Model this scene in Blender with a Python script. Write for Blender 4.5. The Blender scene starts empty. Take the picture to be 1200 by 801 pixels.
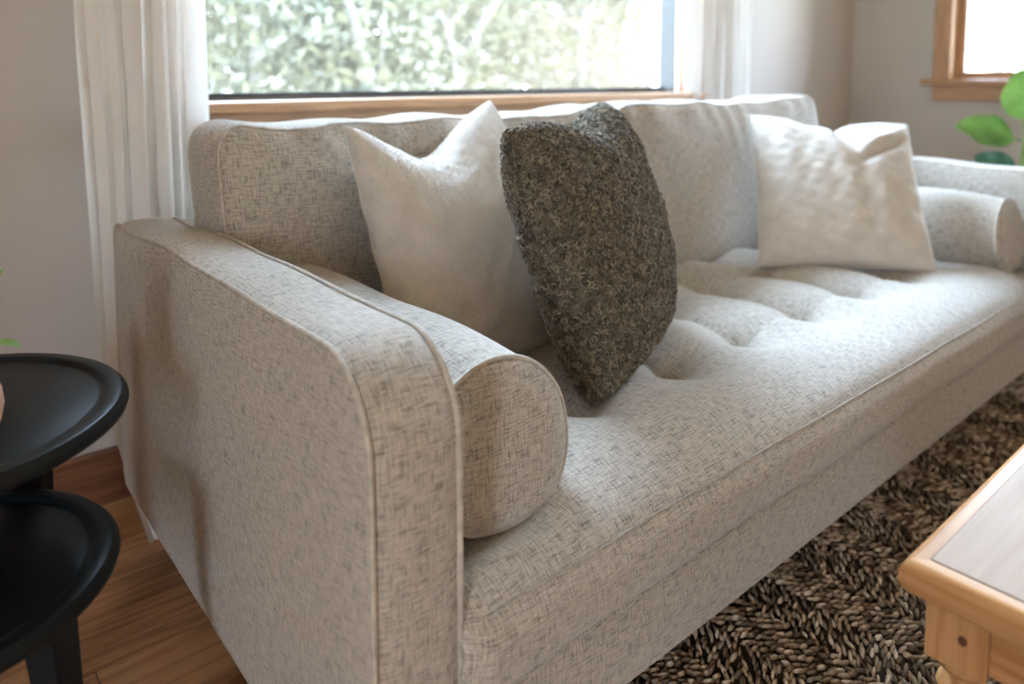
import bpy, math, random
import numpy as np
from mathutils import Vector, Matrix

random.seed(7)
rng = np.random.default_rng(7)
scene = bpy.context.scene
COL = scene.collection

# ------------------------------------------------------------------ camera
YAW, PITCH = math.radians(49.7), math.radians(4.88)
fw0 = Vector((math.cos(YAW), math.sin(YAW), 0))
RT = Vector((math.sin(YAW), -math.cos(YAW), 0))
FW = fw0 * math.cos(PITCH) - Vector((0, 0, 1)) * math.sin(PITCH)
UP = fw0 * math.sin(PITCH) + Vector((0, 0, 1)) * math.cos(PITCH)
CAM = Vector((-0.3142, -1.4937, 0.8939))
cd = bpy.data.cameras.new('camera')
cam = bpy.data.objects.new('camera', cd)
COL.objects.link(cam)
m = Matrix((RT, UP, -FW)).transposed().to_4x4()
m.translation = CAM
cam.matrix_world = m
cd.sensor_width = 36.0
cd.lens = 878.0 / 1200.0 * 36.0
cd.shift_y = -235.5 / 1200.0
cd.clip_start = 0.02
cd.dof.use_dof = True
cd.dof.focus_distance = 1.0
cd.dof.aperture_fstop = 2.5
scene.camera = cam

# ------------------------------------------------------------------ world, light, exposure
world = bpy.data.worlds.new('sky')
scene.world = world
world.use_nodes = True
wn = world.node_tree.nodes
bg = wn['Background']
# overcast sky: three times brighter overhead than at the horizon, earth below
SKY = 38.0
wt = world.node_tree
tcw = wt.nodes.new('ShaderNodeTexCoord')
sepw = wt.nodes.new('ShaderNodeSeparateXYZ')
wt.links.new(tcw.outputs['Generated'], sepw.inputs[0])
crw = wt.nodes.new('ShaderNodeValToRGB')
wt.links.new(sepw.outputs[2], crw.inputs[0])
crw.color_ramp.elements[0].position = 0.0
crw.color_ramp.elements[0].color = (0.27, 0.285, 0.31, 1)
crw.color_ramp.elements[1].position = 1.0
crw.color_ramp.elements[1].color = (0.67, 0.92, 1.25, 1)
wt.links.new(crw.outputs[0], bg.inputs['Color'])
bg.inputs['Strength'].default_value = SKY
scene.view_settings.view_transform = 'Standard'
scene.view_settings.look = 'None'
scene.view_settings.gamma = 1.0
scene.view_settings.exposure = 0.79
scene.cycles.diffuse_bounces = 7
scene.cycles.max_bounces = 14
scene.cycles.transparent_max_bounces = 24
scene.cycles.use_denoising = True


def portal(name, loc, rot, sx, sy):
    ld = bpy.data.lights.new(name, 'AREA')
    ld.shape = 'RECTANGLE'
    ld.size, ld.size_y = sx, sy
    ld.cycles.is_portal = True
    o = bpy.data.objects.new(name, ld)
    o.location = loc
    o.rotation_euler = rot
    COL.objects.link(o)
    return o


# ------------------------------------------------------------------ node helpers
def new_mat(name):
    mt = bpy.data.materials.new(name)
    mt.use_nodes = True
    nt = mt.node_tree
    bs = nt.nodes['Principled BSDF']
    return mt, nt, bs


def N(nt, typ, **kw):
    n = nt.nodes.new(typ)
    for k, v in kw.items():
        if k.startswith('i_'):
            key = k[2:]
            key = int(key) if key.isdigit() else key.replace('_', ' ')
            n.inputs[key].default_value = v
        else:
            setattr(n, k, v)
    return n


def L(nt, a, b):
    nt.links.new(a, b)


def ramp(nt, stops):
    r = nt.nodes.new('ShaderNodeValToRGB')
    el = r.color_ramp.elements
    while len(el) < len(stops):
        el.new(0.5)
    for e, (p, c) in zip(el, stops):
        e.position = p
        e.color = (*c, 1)
    return r


def math_node(nt, op, a, b=None):
    n = nt.nodes.new('ShaderNodeMath')
    n.operation = op
    for i, x in enumerate((a, b)):
        if x is None:
            continue
        if isinstance(x, (int, float)):
            n.inputs[i].default_value = x
        else:
            L(nt, x, n.inputs[i])
    return n.outputs[0]


def mapping(nt, src, scale, loc=(0, 0, 0), rot=(0, 0, 0)):
    mp = nt.nodes.new('ShaderNodeMapping')
    mp.inputs['Scale'].default_value = scale
    mp.inputs['Location'].default_value = loc
    mp.inputs['Rotation'].default_value = rot
    L(nt, src, mp.inputs['Vector'])
    return mp.outputs[0]


def noise(nt, vec, scale=1.0, detail=2.0, rough=0.5):
    n = nt.nodes.new('ShaderNodeTexNoise')
    n.inputs['Scale'].default_value = scale
    n.inputs['Detail'].default_value = detail
    n.inputs['Roughness'].default_value = rough
    L(nt, vec, n.inputs['Vector'])
    return n.outputs[0]


# ------------------------------------------------------------------ materials
def linen_weave(name, dark, mid, light, pitch=0.0027):
    mt, nt, bs = new_mat(name)
    tc = N(nt, 'ShaderNodeTexCoord')
    uv = tc.outputs['UV']
    # slubby yarns: one noise stretched along v (warp), one along u (weft)
    warp = noise(nt, mapping(nt, uv, (1 / pitch, 48.0, 1)), 1.0, 3.0, 0.6)
    weft = noise(nt, mapping(nt, uv, (48.0, 1 / pitch, 1), (3.7, 1.3, 0)), 1.0, 3.0, 0.6)
    sep = N(nt, 'ShaderNodeSeparateXYZ')
    L(nt, uv, sep.inputs[0])
    su = math_node(nt, 'SINE', math_node(nt, 'MULTIPLY', sep.outputs[0], math.pi / pitch))
    sv = math_node(nt, 'SINE', math_node(nt, 'MULTIPLY', sep.outputs[1], math.pi / pitch))
    over = math_node(nt, 'ADD', math_node(nt, 'MULTIPLY', math_node(nt, 'MULTIPLY', su, sv), 0.9), 0.5)
    over.node.use_clamp = True
    mx = N(nt, 'ShaderNodeMix')
    L(nt, over, mx.inputs[0]); L(nt, warp, mx.inputs[2]); L(nt, weft, mx.inputs[3])
    both = math_node(nt, 'ADD', math_node(nt, 'MULTIPLY', mx.outputs[0], 0.62),
                     math_node(nt, 'MULTIPLY', math_node(nt, 'MINIMUM', warp, weft), 0.38))
    cr = ramp(nt, [(0.345, dark), (0.462, mid), (0.63, light)])
    L(nt, both, cr.inputs[0])
    # shade between the yarns is put into the colour, darker than the crowns
    gap = math_node(nt, 'ADD', math_node(nt, 'MULTIPLY', math_node(nt, 'SQRT', math_node(nt, 'ABSOLUTE', math_node(nt, 'MULTIPLY', su, sv))), 0.42), 0.70)
    tint = N(nt, 'ShaderNodeVectorMath', operation='SCALE')
    L(nt, cr.outputs[0], tint.inputs[0]); L(nt, gap, tint.inputs['Scale'])
    L(nt, tint.outputs[0], bs.inputs['Base Color'])
    bs.inputs['Roughness'].default_value = 0.92
    bs.inputs['Specular IOR Level'].default_value = 0.12
    bs.inputs['Sheen Weight'].default_value = 0.35
    bs.inputs['Sheen Roughness'].default_value = 0.45
    h = math_node(nt, 'ADD', math_node(nt, 'MULTIPLY', math_node(nt, 'ABSOLUTE', su), math_node(nt, 'ABSOLUTE', sv)),
                  math_node(nt, 'MULTIPLY', both, 1.6))
    bp = N(nt, 'ShaderNodeBump', i_Strength=0.55, i_Distance=0.0012)
    L(nt, h, bp.inputs['Height'])
    L(nt, bp.outputs[0], bs.inputs['Normal'])
    return mt


def plush(name, c1, c2, sheen=0.6):
    mt, nt, bs = new_mat(name)
    tc = N(nt, 'ShaderNodeTexCoord')
    n1 = noise(nt, tc.outputs['Object'], 320.0, 3.0, 0.6)
    n2 = noise(nt, tc.outputs['Object'], 22.0, 3.0, 0.55)
    s = math_node(nt, 'ADD', math_node(nt, 'MULTIPLY', n1, 0.6), math_node(nt, 'MULTIPLY', n2, 0.4))
    cr = ramp(nt, [(0.35, c1), (0.62, c2)])
    L(nt, s, cr.inputs[0]); L(nt, cr.outputs[0], bs.inputs['Base Color'])
    bs.inputs['Roughness'].default_value = 0.95
    bs.inputs['Specular IOR Level'].default_value = 0.08
    bs.inputs['Sheen Weight'].default_value = sheen
    bs.inputs['Sheen Roughness'].default_value = 0.5
    bp = N(nt, 'ShaderNodeBump', i_Strength=0.5, i_Distance=0.002)
    L(nt, s, bp.inputs['Height']); L(nt, bp.outputs[0], bs.inputs['Normal'])
    return mt


def wood(name, c1, c2, c3, axis=0, rough=0.4, ring=26.0, spec=0.5, knots=False, bump=0.1):
    """grain runs along local axis; tint and grain shift per object"""
    mt, nt, bs = new_mat(name)
    tc = N(nt, 'ShaderNodeTexCoord')
    oi = N(nt, 'ShaderNodeObjectInfo')
    off = N(nt, 'ShaderNodeCombineXYZ')
    L(nt, math_node(nt, 'MULTIPLY', oi.outputs['Random'], 37.0), off.inputs[0])
    L(nt, math_node(nt, 'MULTIPLY', oi.outputs['Random'], 11.0), off.inputs[1])
    add = N(nt, 'ShaderNodeVectorMath', operation='ADD')
    L(nt, tc.outputs['Object'], add.inputs[0]); L(nt, off.outputs[0], add.inputs[1])
    sc = [ring, ring, ring]
    sc[axis] = ring * 0.055
    v = mapping(nt, add.outputs[0], tuple(sc))
    w = noise(nt, v, 1.0, 4.0, 0.55)
    lines = math_node(nt, 'FRACT', math_node(nt, 'MULTIPLY', w, 7.0))
    lines = math_node(nt, 'PINGPONG', lines, 0.5)
    fine_s = [420.0] * 3
    fine_s[axis] = 9.0
    fine = noise(nt, mapping(nt, add.outputs[0], tuple(fine_s)), 1.0, 2.0)
    s = math_node(nt, 'ADD', math_node(nt, 'MULTIPLY', lines, 0.75), math_node(nt, 'MULTIPLY', fine, 0.5))
    s = math_node(nt, 'ADD', s, math_node(nt, 'MULTIPLY', math_node(nt, 'SUBTRACT', oi.outputs['Random'], 0.5), 0.22))
    cr = ramp(nt, [(0.12, c1), (0.42, c2), (0.78, c3)])
    L(nt, s, cr.inputs[0])
    L(nt, cr.outputs[0], bs.inputs['Base Color'])
    bs.inputs['Roughness'].default_value = rough
    bs.inputs['Specular IOR Level'].default_value = spec
    bp = N(nt, 'ShaderNodeBump', i_Strength=bump, i_Distance=0.001)
    L(nt, s, bp.inputs['Height']); L(nt, bp.outputs[0], bs.inputs['Normal'])
    return mt


def plain(name, col, rough=0.6, spec=0.4, var=0.06, scale=8.0, bump=0.0, bscale=200.0):
    mt, nt, bs = new_mat(name)
    tc = N(nt, 'ShaderNodeTexCoord')
    n1 = noise(nt, tc.outputs['Object'], scale, 3.0)
    cr = ramp(nt, [(0.3, tuple(max(0, x * (1 - var)) for x in col)), (0.7, tuple(min(1, x * (1 + var)) for x in col))])
    L(nt, n1, cr.inputs[0]); L(nt, cr.outputs[0], bs.inputs['Base Color'])
    bs.inputs['Roughness'].default_value = rough
    bs.inputs['Specular IOR Level'].default_value = spec
    if bump:
        bp = N(nt, 'ShaderNodeBump', i_Strength=bump, i_Distance=0.001)
        L(nt, noise(nt, tc.outputs['Object'], bscale, 3.0), bp.inputs['Height'])
        L(nt, bp.outputs[0], bs.inputs['Normal'])
    return mt


def leafy(name, c1, c2, trans=0.35, rough=0.4, scale=6.0):
    mt, nt, bs = new_mat(name)
    tc = N(nt, 'ShaderNodeTexCoord')
    cr = ramp(nt, [(0.35, c1), (0.65, c2)])
    L(nt, noise(nt, tc.outputs['Object'], scale, 3.0), cr.inputs[0])
    L(nt, cr.outputs[0], bs.inputs['Base Color'])
    bs.inputs['Roughness'].default_value = rough
    tr = N(nt, 'ShaderNodeBsdfTranslucent')
    L(nt, cr.outputs[0], tr.inputs['Color'])
    mx = N(nt, 'ShaderNodeMixShader', i_0=trans)
    L(nt, bs.outputs[0], mx.inputs[1]); L(nt, tr.outputs[0], mx.inputs[2])
    L(nt, mx.outputs[0], nt.nodes['Material Output'].inputs['Surface'])
    return mt


def sheer(name, col, trans):
    mt, nt, bs = new_mat(name)
    tc = N(nt, 'ShaderNodeTexCoord')
    uv = tc.outputs['UV']
    n1 = noise(nt, mapping(nt, uv, (900, 30, 1)), 1.0, 2.0)
    n2 = noise(nt, mapping(nt, uv, (30, 900, 1)), 1.0, 2.0)
    s = math_node(nt, 'MULTIPLY', math_node(nt, 'ADD', n1, n2), 0.5)
    cr = ramp(nt, [(0.3, tuple(x * .93 for x in col)), (0.7, col)])
    L(nt, s, cr.inputs[0]); L(nt, cr.outputs[0], bs.inputs['Base Color'])
    bs.inputs['Roughness'].default_value = 0.9
    bs.inputs['Specular IOR Level'].default_value = 0.1
    tr = N(nt, 'ShaderNodeBsdfTranslucent')
    L(nt, cr.outputs[0], tr.inputs['Color'])
    mx = N(nt, 'ShaderNodeMixShader', i_0=trans)
    L(nt, bs.outputs[0], mx.inputs[1]); L(nt, tr.outputs[0], mx.inputs[2])
    tp = N(nt, 'ShaderNodeBsdfTransparent')
    mx2 = N(nt, 'ShaderNodeMixShader', i_0=0.05)
    L(nt, mx.outputs[0], mx2.inputs[1]); L(nt, tp.outputs[0], mx2.inputs[2])
    L(nt, mx2.outputs[0], nt.nodes['Material Output'].inputs['Surface'])
    return mt


def glass_mat(name):
    mt, nt, bs = new_mat(name)
    nt.nodes.remove(bs)
    tp = N(nt, 'ShaderNodeBsdfTransparent')
    tp.inputs['Color'].default_value = (0.97, 0.985, 0.98, 1)
    gl = N(nt, 'ShaderNodeBsdfGlossy', i_Roughness=0.02)
    fr = N(nt, 'ShaderNodeFresnel', i_IOR=1.25)
    mx = N(nt, 'ShaderNodeMixShader')
    L(nt, fr.outputs[0], mx.inputs[0]); L(nt, tp.outputs[0], mx.inputs[1]); L(nt, gl.outputs[0], mx.inputs[2])
    # veiling glare put into the glass as a faint translucent layer
    veil = N(nt, 'ShaderNodeBsdfTranslucent')
    veil.inputs['Color'].default_value = (0.95, 0.90, 0.84, 1)
    mv = N(nt, 'ShaderNodeMixShader', i_0=0.0045)
    L(nt, mx.outputs[0], mv.inputs[1]); L(nt, veil.outputs[0], mv.inputs[2])
    L(nt, mv.outputs[0], nt.nodes['Material Output'].inputs['Surface'])
    return mt


def tone_mat(name, stops, rough=0.9, sheen=0.2):
    mt, nt, bs = new_mat(name)
    at = N(nt, 'ShaderNodeAttribute', attribute_name='tone')
    tc = N(nt, 'ShaderNodeTexCoord')
    s = math_node(nt, 'ADD', at.outputs['Fac'],
                  math_node(nt, 'MULTIPLY', math_node(nt, 'SUBTRACT', noise(nt, tc.outputs['Object'], 700.0, 3.0), 0.5), 0.7))
    cr = ramp(nt, stops)
    L(nt, s, cr.inputs[0]); L(nt, cr.outputs[0], bs.inputs['Base Color'])
    bs.inputs['Roughness'].default_value = rough
    bs.inputs['Specular IOR Level'].default_value = 0.15
    bs.inputs['Sheen Weight'].default_value = sheen
    return mt


M = {}
M['linen'] = linen_weave('greige_linen', (0.165, 0.143, 0.119), (0.435, 0.393, 0.34), (0.62, 0.57, 0.50), 0.0024)
M['welt'] = plain('linen_welt', (0.45, 0.408, 0.352), 0.92, 0.1, 0.18, 90.0, 0.4, 900.0)
M['plush'] = plush('ivory_plush', (0.48, 0.437, 0.385), (0.60, 0.555, 0.50))
M['boucle'] = tone_mat('boucle_curls', [(0.08, (0.05, 0.040, 0.026)), (0.5, (0.125, 0.102, 0.07)), (0.95, (0.26, 0.218, 0.155))], 0.9, 0.1)
M['boucle_base'] = plain('boucle_backing', (0.07, 0.06, 0.043), 0.95, 0.05)
M['wall'] = plain('greige_wall_paint', (0.50, 0.46, 0.43), 0.85, 0.2, 0.02, 3.0, 0.15, 260.0)
M['warm_wall'] = plain('warm_cream_paint', (0.60, 0.455, 0.32), 0.85, 0.2, 0.02, 3.0)
M['ceiling'] = plain('ceiling_paint', (0.68, 0.575, 0.46), 0.9, 0.1, 0.02, 3.0)
M['oak'] = wood('oak_floor', (0.27, 0.132, 0.058), (0.50, 0.272, 0.13), (0.64, 0.375, 0.195), 0, 0.42, 20.0)
M['subfloor'] = plain('subfloor', (0.05, 0.03, 0.02), 0.9)
M['fir_x'] = wood('fir_trim_x', (0.30, 0.155, 0.075), (0.46, 0.26, 0.135), (0.58, 0.35, 0.20), 0, 0.38, 30.0)
M['fir_y'] = wood('fir_trim_y', (0.30, 0.155, 0.075), (0.46, 0.26, 0.135), (0.58, 0.35, 0.20), 1, 0.38, 30.0)
M['fir_z'] = wood('fir_trim_z', (0.30, 0.155, 0.075), (0.46, 0.26, 0.135), (0.58, 0.35, 0.20), 2, 0.38, 30.0)
M['base_wood'] = wood('baseboard_wood', (0.12, 0.05, 0.028), (0.20, 0.085, 0.045), (0.28, 0.13, 0.07), 0, 0.45, 24.0)
M['vinyl'] = plain('grey_window_vinyl', (0.13, 0.142, 0.155), 0.45, 0.4, 0.02)
M['white_trim'] = plain('white_window_strip', (0.82, 0.80, 0.78), 0.5, 0.4, 0.02)
M['gasket'] = plain('dark_gasket', (0.05, 0.06, 0.08), 0.6)
M['glass'] = glass_mat('window_glass')
M['curtain'] = sheer('white_sheer_linen', (0.93, 0.92, 0.905), 0.30)
M['pine_x'] = wood('honey_pine_x', (0.24, 0.098, 0.032), (0.37, 0.18, 0.068), (0.46, 0.255, 0.115), 0, 0.4, 18.0, 0.2)
M['pine_y'] = wood('honey_pine_y', (0.24, 0.098, 0.032), (0.37, 0.18, 0.068), (0.46, 0.255, 0.115), 1, 0.4, 18.0, 0.2)
M['pine_z'] = wood('honey_pine_z', (0.24, 0.098, 0.032), (0.37, 0.18, 0.068), (0.46, 0.255, 0.115), 2, 0.4, 18.0, 0.2)
M['pine_top'] = wood('pale_pine_top', (0.26, 0.180, 0.132), (0.315, 0.225, 0.168), (0.35, 0.258, 0.196), 0, 0.50, 12.0, 0.10)
M['knot'] = plain('pine_knot', (0.09, 0.035, 0.015), 0.5)
M['black'] = plain('black_satin_paint', (0.011, 0.014, 0.016), 0.36, 0.13, 0.1, 12.0, 0.06, 900.0)
M['terracotta'] = plain('pink_clay', (0.62, 0.38, 0.30), 0.6, 0.3, 0.08, 20.0, 0.1, 300)
M['soil'] = plain('soil', (0.04, 0.025, 0.015), 0.95, 0.1, 0.4, 60.0, 0.8, 120)
M['herb'] = leafy('herb_leaf', (0.16, 0.34, 0.06), (0.30, 0.50, 0.14), 0.3, 0.4, 40)
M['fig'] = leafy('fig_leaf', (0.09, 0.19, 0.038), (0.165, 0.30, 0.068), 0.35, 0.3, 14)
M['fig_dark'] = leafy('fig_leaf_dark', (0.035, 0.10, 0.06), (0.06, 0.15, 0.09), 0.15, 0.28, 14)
M['stem'] = plain('green_stem', (0.22, 0.36, 0.10), 0.5, 0.3, 0.2, 20)
M['pot_white'] = plain('white_glazed_pot', (0.78, 0.76, 0.72), 0.35, 0.5, 0.03)
M['rug'] = tone_mat('jute_loops', [(0.05, (0.14, 0.096, 0.061)), (0.42, (0.37, 0.27, 0.178)), (0.70, (0.65, 0.51, 0.365)), (1.0, (0.76, 0.62, 0.47))], 0.97, 0.0)
M['rug_base'] = plain('jute_backing', (0.055, 0.040, 0.027), 0.98, 0.05, 0.3, 60.0)
M['leg_wood'] = wood('dark_leg', (0.06, 0.03, 0.02), (0.10, 0.05, 0.03), (0.15, 0.08, 0.05), 2, 0.4)
M['bark'] = plain('pale_bark', (0.15, 0.132, 0.115), 0.9, 0.1, 0.3, 12.0)
M['grass'] = plain('lawn', (0.42, 0.35, 0.22), 0.95, 0.1, 0.35, 1.2)
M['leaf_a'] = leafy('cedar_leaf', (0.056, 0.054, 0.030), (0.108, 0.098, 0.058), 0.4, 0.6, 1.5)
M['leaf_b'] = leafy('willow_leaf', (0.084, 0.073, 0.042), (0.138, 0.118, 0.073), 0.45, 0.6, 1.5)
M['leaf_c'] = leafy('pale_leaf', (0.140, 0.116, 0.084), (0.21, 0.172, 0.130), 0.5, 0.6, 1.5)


# ------------------------------------------------------------------ object helpers
def setp(o, label=None, cat=None, group=None, kind=None):
    if label: o['label'] = label
    if cat: o['category'] = cat
    if group: o['group'] = group
    if kind: o['kind'] = kind
    return o


def empty(name, loc=(0, 0, 0)):
    o = bpy.data.objects.new(name, None)
    o.location = loc
    o.empty_display_size = 0.05
    COL.objects.link(o)
    return o


def link_mesh(name, me, mat, parent=None, world_coords=True):
    o = bpy.data.objects.new(name, me)
    COL.objects.link(o)
    if mat is not None and not me.materials:
        me.materials.append(mat)
    if parent is not None:
        o.parent = parent
        if world_coords:
            p = parent
            inv = Matrix.Identity(4)
            while p is not None:
                inv = inv @ Matrix.Translation(-Vector(p.location))
                p = p.parent
            # all parents carry only translations
            o.location = inv.translation
    return o


def mesh(name, V, F, mat, parent=None, uv=None, smooth=True, tone=None):
    me = bpy.data.meshes.new(name)
    V = np.asarray(V, dtype=np.float32).reshape(-1, 3)
    if isinstance(F, np.ndarray):
        k = F.shape[1]
        me.vertices.add(len(V)); me.vertices.foreach_set('co', V.ravel())
        me.loops.add(F.size); me.loops.foreach_set('vertex_index', F.astype(np.int32).ravel())
        me.polygons.add(len(F))
        me.polygons.foreach_set('loop_start', np.arange(0, F.size, k, dtype=np.int32))
        me.update(calc_edges=True)
        me.validate()
    else:
        me.from_pydata(V.tolist(), [], F)
        me.update()
    if uv is not None:
        uv = np.asarray(uv, dtype=np.float32)
        ul = me.uv_layers.new(name='UVMap')
        idx = np.zeros(len(me.loops), dtype=np.int32)
        me.loops.foreach_get('vertex_index', idx)
        ul.data.foreach_set('uv', uv[idx].ravel())
    if tone is not None:
        at = me.attributes.new('tone', 'FLOAT', 'POINT')
        at.data.foreach_set('value', np.asarray(tone, dtype=np.float32))
    if smooth:
        me.polygons.foreach_set('use_smooth', np.ones(len(me.polygons), dtype=bool))
    return link_mesh(name, me, mat, parent)


def box_vf(x0, x1, y0, y1, z0, z1, off=0):
    V = [(x0, y0, z0), (x1, y0, z0), (x1, y1, z0), (x0, y1, z0), (x0, y0, z1), (x1, y0, z1), (x1, y1, z1), (x0, y1, z1)]
    F = [(0, 3, 2, 1), (4, 5, 6, 7), (0, 1, 5, 4), (1, 2, 6, 5), (2, 3, 7, 6), (3, 0, 4, 7)]
    return V, [tuple(i + off for i in f) for f in F]


def boxes(name, lst, mat, parent=None, bevel=0.0, center=False):
    V, F = [], []
    for b in lst:
        v, f = box_vf(*b, off=len(V))
        V += v; F += f
    if center:
        c = np.mean(np.array(V), axis=0)
        V = (np.array(V) - c)
        o = mesh(name, V, F, mat, parent, smooth=False)
        o.location = Vector(o.location) + Vector(c.tolist())
    else:
        o = mesh(name, V, F, mat, parent, smooth=False)
    if bevel:
        md = o.modifiers.new('bevel', 'BEVEL')
        md.width = bevel; md.segments = 2; md.limit_method = 'ANGLE'
    return o


def grid_faces(nu, nv, off=0, wrap_u=False):
    """vertex index = i*nv + j"""
    iu = nu if wrap_u else nu - 1
    I, J = np.meshgrid(np.arange(iu), np.arange(nv - 1), indexing='ij')
    I2 = (I + 1) % nu
    a = I * nv + J; b = I2 * nv + J; c = I2 * nv + J + 1; d = I * nv + J + 1
    return np.stack([a, b, c, d], -1).reshape(-1, 4) + off


def tube(name, pts, rad, mat, parent=None, sides=8, closed=False):
    P_ = np.asarray(pts, float)
    n = len(P_)
    if np.isscalar(rad): rad = np.full(n, rad)
    if closed:
        T = np.roll(P_, -1, 0) - np.roll(P_, 1, 0)
    else:
        T = np.gradient(P_, axis=0)
    T /= np.linalg.norm(T, axis=1)[:, None] + 1e-12
    up = np.array([0, 0, 1.0]) if abs(T[0][2]) < 0.9 else np.array([1.0, 0, 0])
    nrm = np.cross(T[0], up); nrm /= np.linalg.norm(nrm)
    V = []; uv = []; s = 0
    for i in range(n):
        nrm = nrm - T[i] * (nrm @ T[i]); nrm /= np.linalg.norm(nrm) + 1e-12
        bn = np.cross(T[i], nrm)
        if i: s += np.linalg.norm(P_[i] - P_[i - 1])
        for k in range(sides):
            a = 2 * math.pi * k / sides
            V.append(P_[i] + rad[i] * (math.cos(a) * nrm + math.sin(a) * bn))
            uv.append((s, k * rad[i] * 2 * math.pi / sides))
    F = []
    for i in range(n if closed else n - 1):
        j = (i + 1) % n
        for k in range(sides):
            k2 = (k + 1) % sides
            F.append((i * sides + k, i * sides + k2, j * sides + k2, j * sides + k))
    if not closed:
        F.append(tuple(range(sides - 1, -1, -1)))
        F.append(tuple((n - 1) * sides + k for k in range(sides)))
    return mesh(name, V, F, mat, parent, uv=uv)


def lathe(name, prof, mat, parent=None, seg=64, center=(0, 0, 0)):
    prof = np.asarray(prof, float)
    V = []
    for k in range(seg):
        a = 2 * math.pi * k / seg
        V.append(np.stack([prof[:, 0] * math.cos(a) + center[0], prof[:, 0] * math.sin(a) + center[1], prof[:, 1] + center[2]], 1))
    V = np.concatenate(V)
    F = grid_faces(seg, len(prof), wrap_u=True)
    return mesh(name, V, F, mat, parent)


def wob(x, y, z, seed, f=1.0):
    """smooth cheap pseudo noise -1..1 (numpy arrays)"""
    r = np.random.default_rng(seed)
    s = 0
    for k in range(5):
        w = r.normal(size=3) * f * (1 + 0.6 * k)
        s = s + np.sin(w[0] * x + w[1] * y + w[2] * z + r.uniform(0, 6.28)) / (1 + 0.5 * k)
    return s / 2.6


# ------------------------------------------------------------------ the room
X0, X1, Y0, Y1, ZC = -2.2, 3.3, -3.9, 0.22, 2.5
TH = 0.14
WX0, WX1, WZ0, WZ1 = 0.205, 1.965, 0.82, 2.36     # window in the back wall
RY0, RY1, RZ0, RZ1 = -0.86, -0.20, 0.86, 2.36    # window in the right wall
fl = boxes('floor', [(X0, X1, Y0, Y1, -0.06, -0.012)], M['subfloor'])
setp(fl, 'warm brown wooden plank floor running along the sofa', 'floor', kind='structure')
pw = 0.125
row = 0
y = Y1
while y > Y0 + 0.01:
    y2 = max(y - pw, Y0)
    x = X0 - random.uniform(0, 1.1)
    while x < X1:
        ln = random.uniform(1.1, 1.9)
        a, b = max(x, X0), min(x + ln, X1)
        if b - a > 0.05:
            boxes('plank', [(a + 0.0006, b - 0.0006, y2 + 0.0007, y - 0.0007, -0.012, 0.0)], M['oak'], fl, 0.0012, center=True)
        x += ln
    y = y2
    row += 1

wb = boxes('wall_back', [(X0 - TH, WX0, Y1, Y1 + TH, 0, ZC), (WX1, X1 + TH, Y1, Y1 + TH, 0, ZC),
                         (WX0, WX1, Y1, Y1 + TH, 0, WZ0), (WX0, WX1, Y1, Y1 + TH, WZ1, ZC)], M['wall'])
setp(wb, 'greige painted wall behind the sofa with the wide window', 'wall', kind='structure')
wr = boxes('wall_right', [(X1, X1 + TH, RY1, Y1, 0, ZC), (X1, X1 + TH, Y0, RY0, 0, ZC),
                          (X1, X1 + TH, RY0, RY1, 0, RZ0), (X1, X1 + TH, RY0, RY1, RZ1, ZC)], M['wall'])
setp(wr, 'greige side wall beyond the right sofa arm', 'wall', kind='structure')
LY0, LY1, LZ0, LZ1 = -2.72, -2.18, 0.05, 2.1  # invented opening in the left wall, lets fill light reach the sofa
wl = boxes('wall_left', [(X0 - TH, X0, LY1, Y1, 0, ZC), (X0 - TH, X0, Y0, LY0, 0, ZC),
                         (X0 - TH, X0, LY0, LY1, 0, LZ0), (X0 - TH, X0, LY0, LY1, LZ1, ZC)], M['warm_wall'])
setp(wl, 'cream wall on the left of the room, out of view', 'wall', kind='structure')
FX0, FX1, FZ0, FZ1 = 0.2, 0.34, 1.2, 1.4  # invented small opening behind the camera, added for front fill light
wf = boxes('wall_front', [(X0 - TH, FX0, Y0 - TH, Y0, 0, ZC), (FX1, X1 + TH, Y0 - TH, Y0, 0, ZC),
                          (FX0, FX1, Y0 - TH, Y0, 0, FZ0), (FX0, FX1, Y0 - TH, Y0, FZ1, ZC)], M['warm_wall'])
setp(wf, 'cream wall behind the camera, out of view', 'wall', kind='structure')
po = boxes('added_sky_blocker', [(X0 - TH - 2.4, X0 - TH, -4.2, -1.0, 2.3, 2.42)], M['fir_y'])  # unseen slab added to block high sky and warm the left fill
setp(po, 'wooden slab added out of view to keep high sky off the left fill opening', 'light shield', kind='structure')
ce = boxes('ceiling', [(X0 - TH, X1 + TH, Y0 - TH, Y1 + TH, ZC, ZC + 0.1)], M['ceiling'])
setp(ce, 'plain pale ceiling above the frame', 'ceiling', kind='structure')
bb = boxes('baseboard_back', [(X0, X1, Y1 - 0.018, Y1, 0, 0.115)], M['base_wood'], None, 0.004)
setp(bb, 'dark reddish wooden baseboard along the back wall', 'baseboard', kind='structure')
bb2 = boxes('baseboard_right', [(X1 - 0.018, X1, Y0, Y1 - 0.018, 0, 0.115)], M['base_wood'], None, 0.004)
setp(bb2, 'dark reddish wooden baseboard along the side wall', 'baseboard', kind='structure')

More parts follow.
